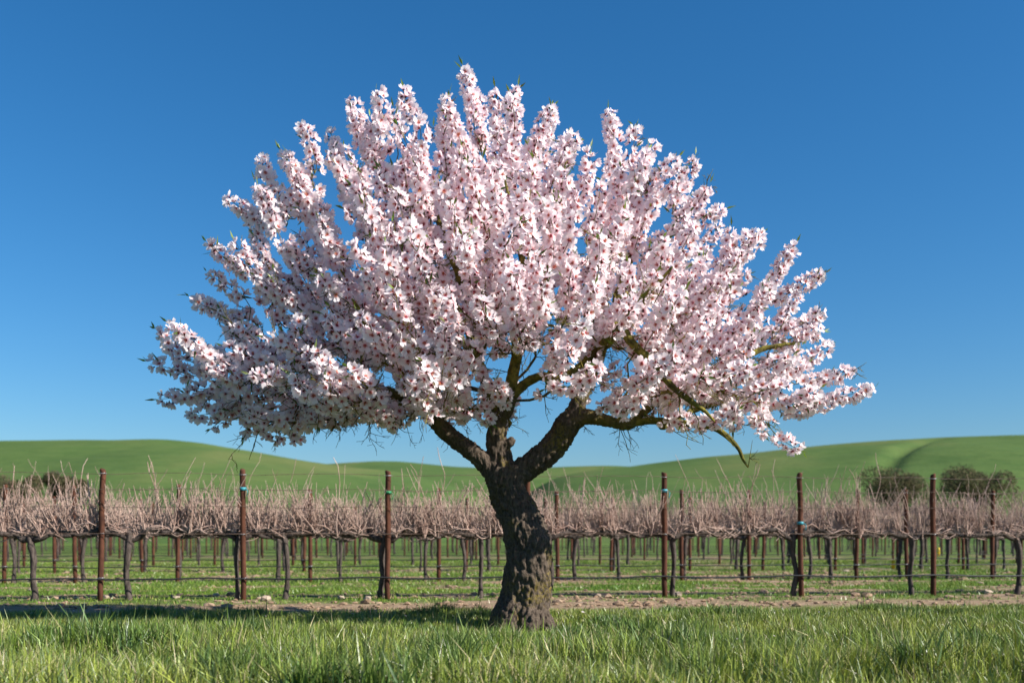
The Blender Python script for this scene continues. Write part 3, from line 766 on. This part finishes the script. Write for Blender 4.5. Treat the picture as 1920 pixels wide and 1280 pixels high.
# ------------------------------------------------------------------ trees at the foot of the hills
def bush(px, d, width, height, label, seed):
    g0 = np.random.default_rng(seed)
    z0 = hill_height(px, d) - 0.3; base = np.array([(px - 960) / FPX * d, d, z0])
    t = thing("hill_tree", label, "tree", base, "trees at the foot of the hills")
    gk = Geo(); gl = Geo(); ends = []
    for q in range(9):
        a = g0.uniform(0, 6.28); e = np.array([math.cos(a) * width * g0.uniform(.15, .42), math.sin(a) * width * g0.uniform(.1, .4), height * g0.uniform(.5, .9)])
        P = smooth_path(np.array([(g0.normal(0, .2), g0.normal(0, .2), -.3), e * .35 + (0, 0, .4), e]), .4); gk.add(*tube(P, np.linspace(.22, .04, len(P)), 6, .1), x=1.0)
        for r in range(5):
            b = P[g0.integers(len(P) // 3, len(P))]; f = b + g0.normal(0, 1, 3) * width * .10 + (0, 0, .3); gk.add(*tube([b, (b + f) / 2 + g0.normal(0, .1, 3), f], [.06, .045, .015], 4), x=1.0)
    lob = [(np.array([g0.uniform(-.36, .36) * width, g0.uniform(-.3, .3) * width, height * g0.uniform(.34, .76)]), g0.uniform(.16, .27) * width) for _ in range(11)]
    n = 9000; L = g0.integers(0, len(lob), n)
    for i in range(n):
        c, r = lob[L[i]]; v = g0.normal(0, 1, 3); v /= np.linalg.norm(v); v[2] *= .8
        p = c + v * r * g0.uniform(.55, 1.05); p[2] = max(p[2], .3)
        s = g0.uniform(.10, .2); a = g0.normal(0, 1, 3); a /= np.linalg.norm(a); b = np.cross(a, g0.normal(0, 1, 3)); b /= np.linalg.norm(b)
        col = np.array([0.14, 0.105, 0.062]) * g0.uniform(.6, 1.35) + np.array([-.03, .02, 0]) * g0.random()
        gl.add(np.array([p - a * s, p + b * s * .6, p + a * s, p - b * s * .6]), None, [(0, 1, 2, 3)], col=np.clip(col, .01, 1))
    obj("trunk", gk.mesh("trunk", M['bark']), t); obj("crown", gl.mesh("crown", M['foliage'], False), t)
bush(24, 140, 7.2, 6.6, "dull olive bushy tree at the foot of the hill, beside a smaller twin", 1)
bush(122, 144, 5.6, 6.6, "dull olive rounded tree at the hill foot, a gap away from its twin", 2)
bush(1672, 140, 9.6, 6.0, "low wide brown-olive tree below the crease in the hillside", 3)
bush(1826, 141, 11.0, 6.3, "broad domed brown-olive tree at the foot of the taller hillside", 4)

# ------------------------------------------------------------------ grass, clods and stones
def blades(n, x, y, h, w, col, lean=0.45, tris=3):
    a = rng.uniform(0, 6.28, n); la = rng.uniform(0, 6.28, n); ld = h * np.abs(rng.normal(0, lean, n))
    b = np.stack([x, y, np.full(n, -0.012)], -1); side = np.stack([np.cos(a), np.sin(a), np.zeros(n)], -1) * w[:, None]
    ln = np.stack([np.cos(la), np.sin(la), np.zeros(n)], -1)
    up = np.stack([np.zeros(n), np.zeros(n), h], -1)
    if tris == 3:
        mid = b + up * .58 + ln * (ld * .28)[:, None]; tip = b + up * rng.uniform(.8, 1.0, n)[:, None] + ln * ld[:, None]
        V = np.stack([b - side, b + side, mid + side * .85, mid - side * .85, tip], 1).reshape(-1, 3)
        o = (np.arange(n) * 5)[:, None]
        return V, o + np.array([[3, 2, 4]]), o + np.array([[0, 1, 2, 3]]), np.repeat(col, 5, axis=0)
    tip = b + up + ln * ld[:, None]
    V = np.stack([b - side, b + side, tip], 1).reshape(-1, 3); o = (np.arange(n) * 3)[:, None]
    return V, o + np.array([[0, 1, 2]]), None, np.repeat(col, 3, axis=0)
n = 420000
y = np.sqrt(rng.uniform(4.3 ** 2, 12.2 ** 2, n)); x = rng.uniform(-1, 1, n) * (0.55 * y + 1.1)
clump = vnoise(x * 1.7, y * 1.7, 31, 3); fine = vnoise(x * 6, y * 6, 33, 2); q = y - ROWSLOPE * x
dtree = np.hypot((x - TB[0]) / 1.3, (y - (D - 0.35)) / 1.0)
edge = 10.45 + 0.5 * (vnoise(x * 0.8, x * 0, 35, 3) - 0.5)
keep = (q < edge) & (rng.random(n) < np.clip(0.35 + 1.2 * (fine - 0.25), 0.15, 1)) & (rng.random(n) < np.clip((dtree - 0.28) / 0.45, 0.12, 1))
bare = np.exp(-(((x - 1.35) / .35) ** 2 + ((y - 8.75) / .22) ** 2)); keep &= rng.random(n) > bare * .9
x, y, clump, fine, dtree, q = (v[keep] for v in (x, y, clump, fine, dtree, q)); n = len(x)
h = (0.055 + 0.16 * clump ** 1.2 + 0.05 * rng.random(n)) * np.interp(y, [5.5, 7.2, 8.6], [1.6, 1.2, .95]) * np.clip(0.35 + 0.65 * (dtree - .35) / 1.1, .35, 1) * np.interp(q, [9.2, 10.4], [1, .8])
h = h * np.where(rng.random(n) < .03, 1.35, 1)
w = rng.uniform(.0026, .0060, n) * (0.85 + .2 * clump)
hue = vnoise(x * 1.1, y * 1.1, 37, 3)[:, None]; rr = rng.random((n, 1))
cA, cB, cC, cD = np.array([.135, .205, .027]), np.array([.28, .31, .058]), np.array([.115, .175, .06]), np.array([.42, .36, .19])
col = cA + (cB - cA) * np.clip(hue * 1.6 - .35 + .3 * (rr - .5), 0, 1)
pk = rng.random((n, 1)); col = np.where(pk < .22, cC, col); col = np.where(pk > .88, cD * rng.uniform(.7, 1.1, (n, 1)), col)
tuft = sstep(.66, .78, vnoise(x * 2.3, y * 2.3, 61, 2))[:, None]; col = col + (np.array([.065, .13, .03]) - col) * tuft * .7; h = h * (1 + .35 * tuft[:, 0]); w = w * (1 + .3 * tuft[:, 0])
col = col * rng.uniform(.5, 1.45, (n, 1))
V, f3, f4, cc = blades(n, x, y, h, w, col, 0.33)
obj("tall_grass", mesh("tall_grass", V, [f3, f4], M['grass'], cc), kind="stuff", label="tall fresh green meadow grass around the almond tree", category="grass")
n = 260000
y = np.sqrt(rng.uniform(11.4 ** 2, 34 ** 2, n)); x = rng.uniform(-1, 1, n) * (0.54 * y + 1.0)
cv = cover(x, y); keep = rng.random(n) < np.clip(cv * 1.1 - .12, 0, 1); x, y, cv = x[keep], y[keep], cv[keep]; n = len(x)
h = rng.uniform(.02, .075, n) * (.4 + .8 * vnoise(x * 1.5, y * 1.5, 51, 3)) * 1.2
hue = vnoise(x * .8, y * 1.5, 53, 3)[:, None]
col = np.array([.085, .175, .018]) + (np.array([.17, .24, .03]) - np.array([.085, .175, .018])) * np.clip(hue * 1.8 - .4, 0, 1)
pk = rng.random((n, 1)); col = np.where(pk > .90, np.array([.33, .27, .12]), col) * rng.uniform(.75, 1.25, (n, 1))
V, f3, f4, cc = blades(n, x, y, h, rng.uniform(.005, .011, n), col, .7, 1)
obj("short_grass", mesh("short_grass", V, [f3], M['grass'], cc), kind="stuff", label="short bright turf growing between the vine rows", category="grass")
# clods of earth
ico_t = (1 + 5 ** .5) / 2
IV = np.array([(-1, ico_t, 0), (1, ico_t, 0), (-1, -ico_t, 0), (1, -ico_t, 0), (0, -1, ico_t), (0, 1, ico_t), (0, -1, -ico_t), (0, 1, -ico_t), (ico_t, 0, -1), (ico_t, 0, 1), (-ico_t, 0, -1), (-ico_t, 0, 1)]) / 1.9
IF = np.array([(0, 11, 5), (0, 5, 1), (0, 1, 7), (0, 7, 10), (0, 10, 11), (1, 5, 9), (5, 11, 4), (11, 10, 2), (10, 7, 6), (7, 1, 8), (3, 9, 4), (3, 4, 2), (3, 2, 6), (3, 6, 8), (3, 8, 9), (4, 9, 5), (2, 4, 11), (6, 2, 10), (8, 6, 7), (9, 8, 1)])
gc = Geo(); n = 9000
y = np.sqrt(rng.uniform(11.3 ** 2, 24 ** 2, n)); x = rng.uniform(-1, 1, n) * (0.54 * y + 1.0); keep = rng.random(n) > cover(x, y) * 1.3
for a, b in zip(x[keep], y[keep]):
    s = rng.uniform(.008, .035) * (1 + (rng.random() < .05))
    gc.add(IV * s * rng.uniform(.6, 1.4, (12, 1)) * (1.2, 1, .65) + (a, b, s * .25), IF, None)
obj("clods", gc.mesh("clods", M['soil'], False), kind="stuff", label="crumbled dry clods of tilled earth along the vine rows", category="clods")
for i, (px, py) in enumerate([(58, 1107), (142, 1122), (200, 1122), (330, 1122), (405, 1118), (487, 1123), (500, 1126), (640, 1124), (840, 1078), (1585, 1072), (1720, 1082), (1838, 1094), (1852, 1112), (1270, 1118), (1120, 1118), (690, 1126)]):
    d = CAM_Z * FPX / (py - HORIZON); p = px2w(px, py, d); s = rng.uniform(.035, .065)
    g_ = Geo(); V = IV * s * rng.uniform(.7, 1.25, (12, 1)) * (1.35, 1, .75); V = V - (0, 0, V[:, 2].min() * .6); g_.add(V, IF)
    o = obj("stone", g_.mesh("stone", M['stone'], False), label="pale beige fist-sized stone on the bare earth along the vine rows", category="stone", group="stones on the bare earth")
    o.location = (p[0], p[1], 0.0); o.rotation_euler = (0, 0, rng.uniform(0, 6))
# dropped petals
gp = Geo()
for i in range(110):
    a = rng.normal(-0.6, 2.4); b = rng.uniform(6.0, 11.0)
    s = rng.uniform(.010, .02); v = rng.normal(0, 1, (2, 3)); v[:, 2] *= .4; v /= np.linalg.norm(v, axis=1)[:, None]; c = np.array([a, b, rng.uniform(.03, .17)])
    gp.add(np.array([c - v[0] * s, c + v[1] * s * .7, c + v[0] * s, c - v[1] * s * .7]), None, [(0, 1, 2, 3)], col=(.86, .74, .77))
obj("fallen_petals", gp.mesh("fallen_petals", M['petal'], False), kind="stuff", label="scattered pale petals caught in the meadow grass", category="petals")
print("blossoms", NF, "nodes", len(npos))
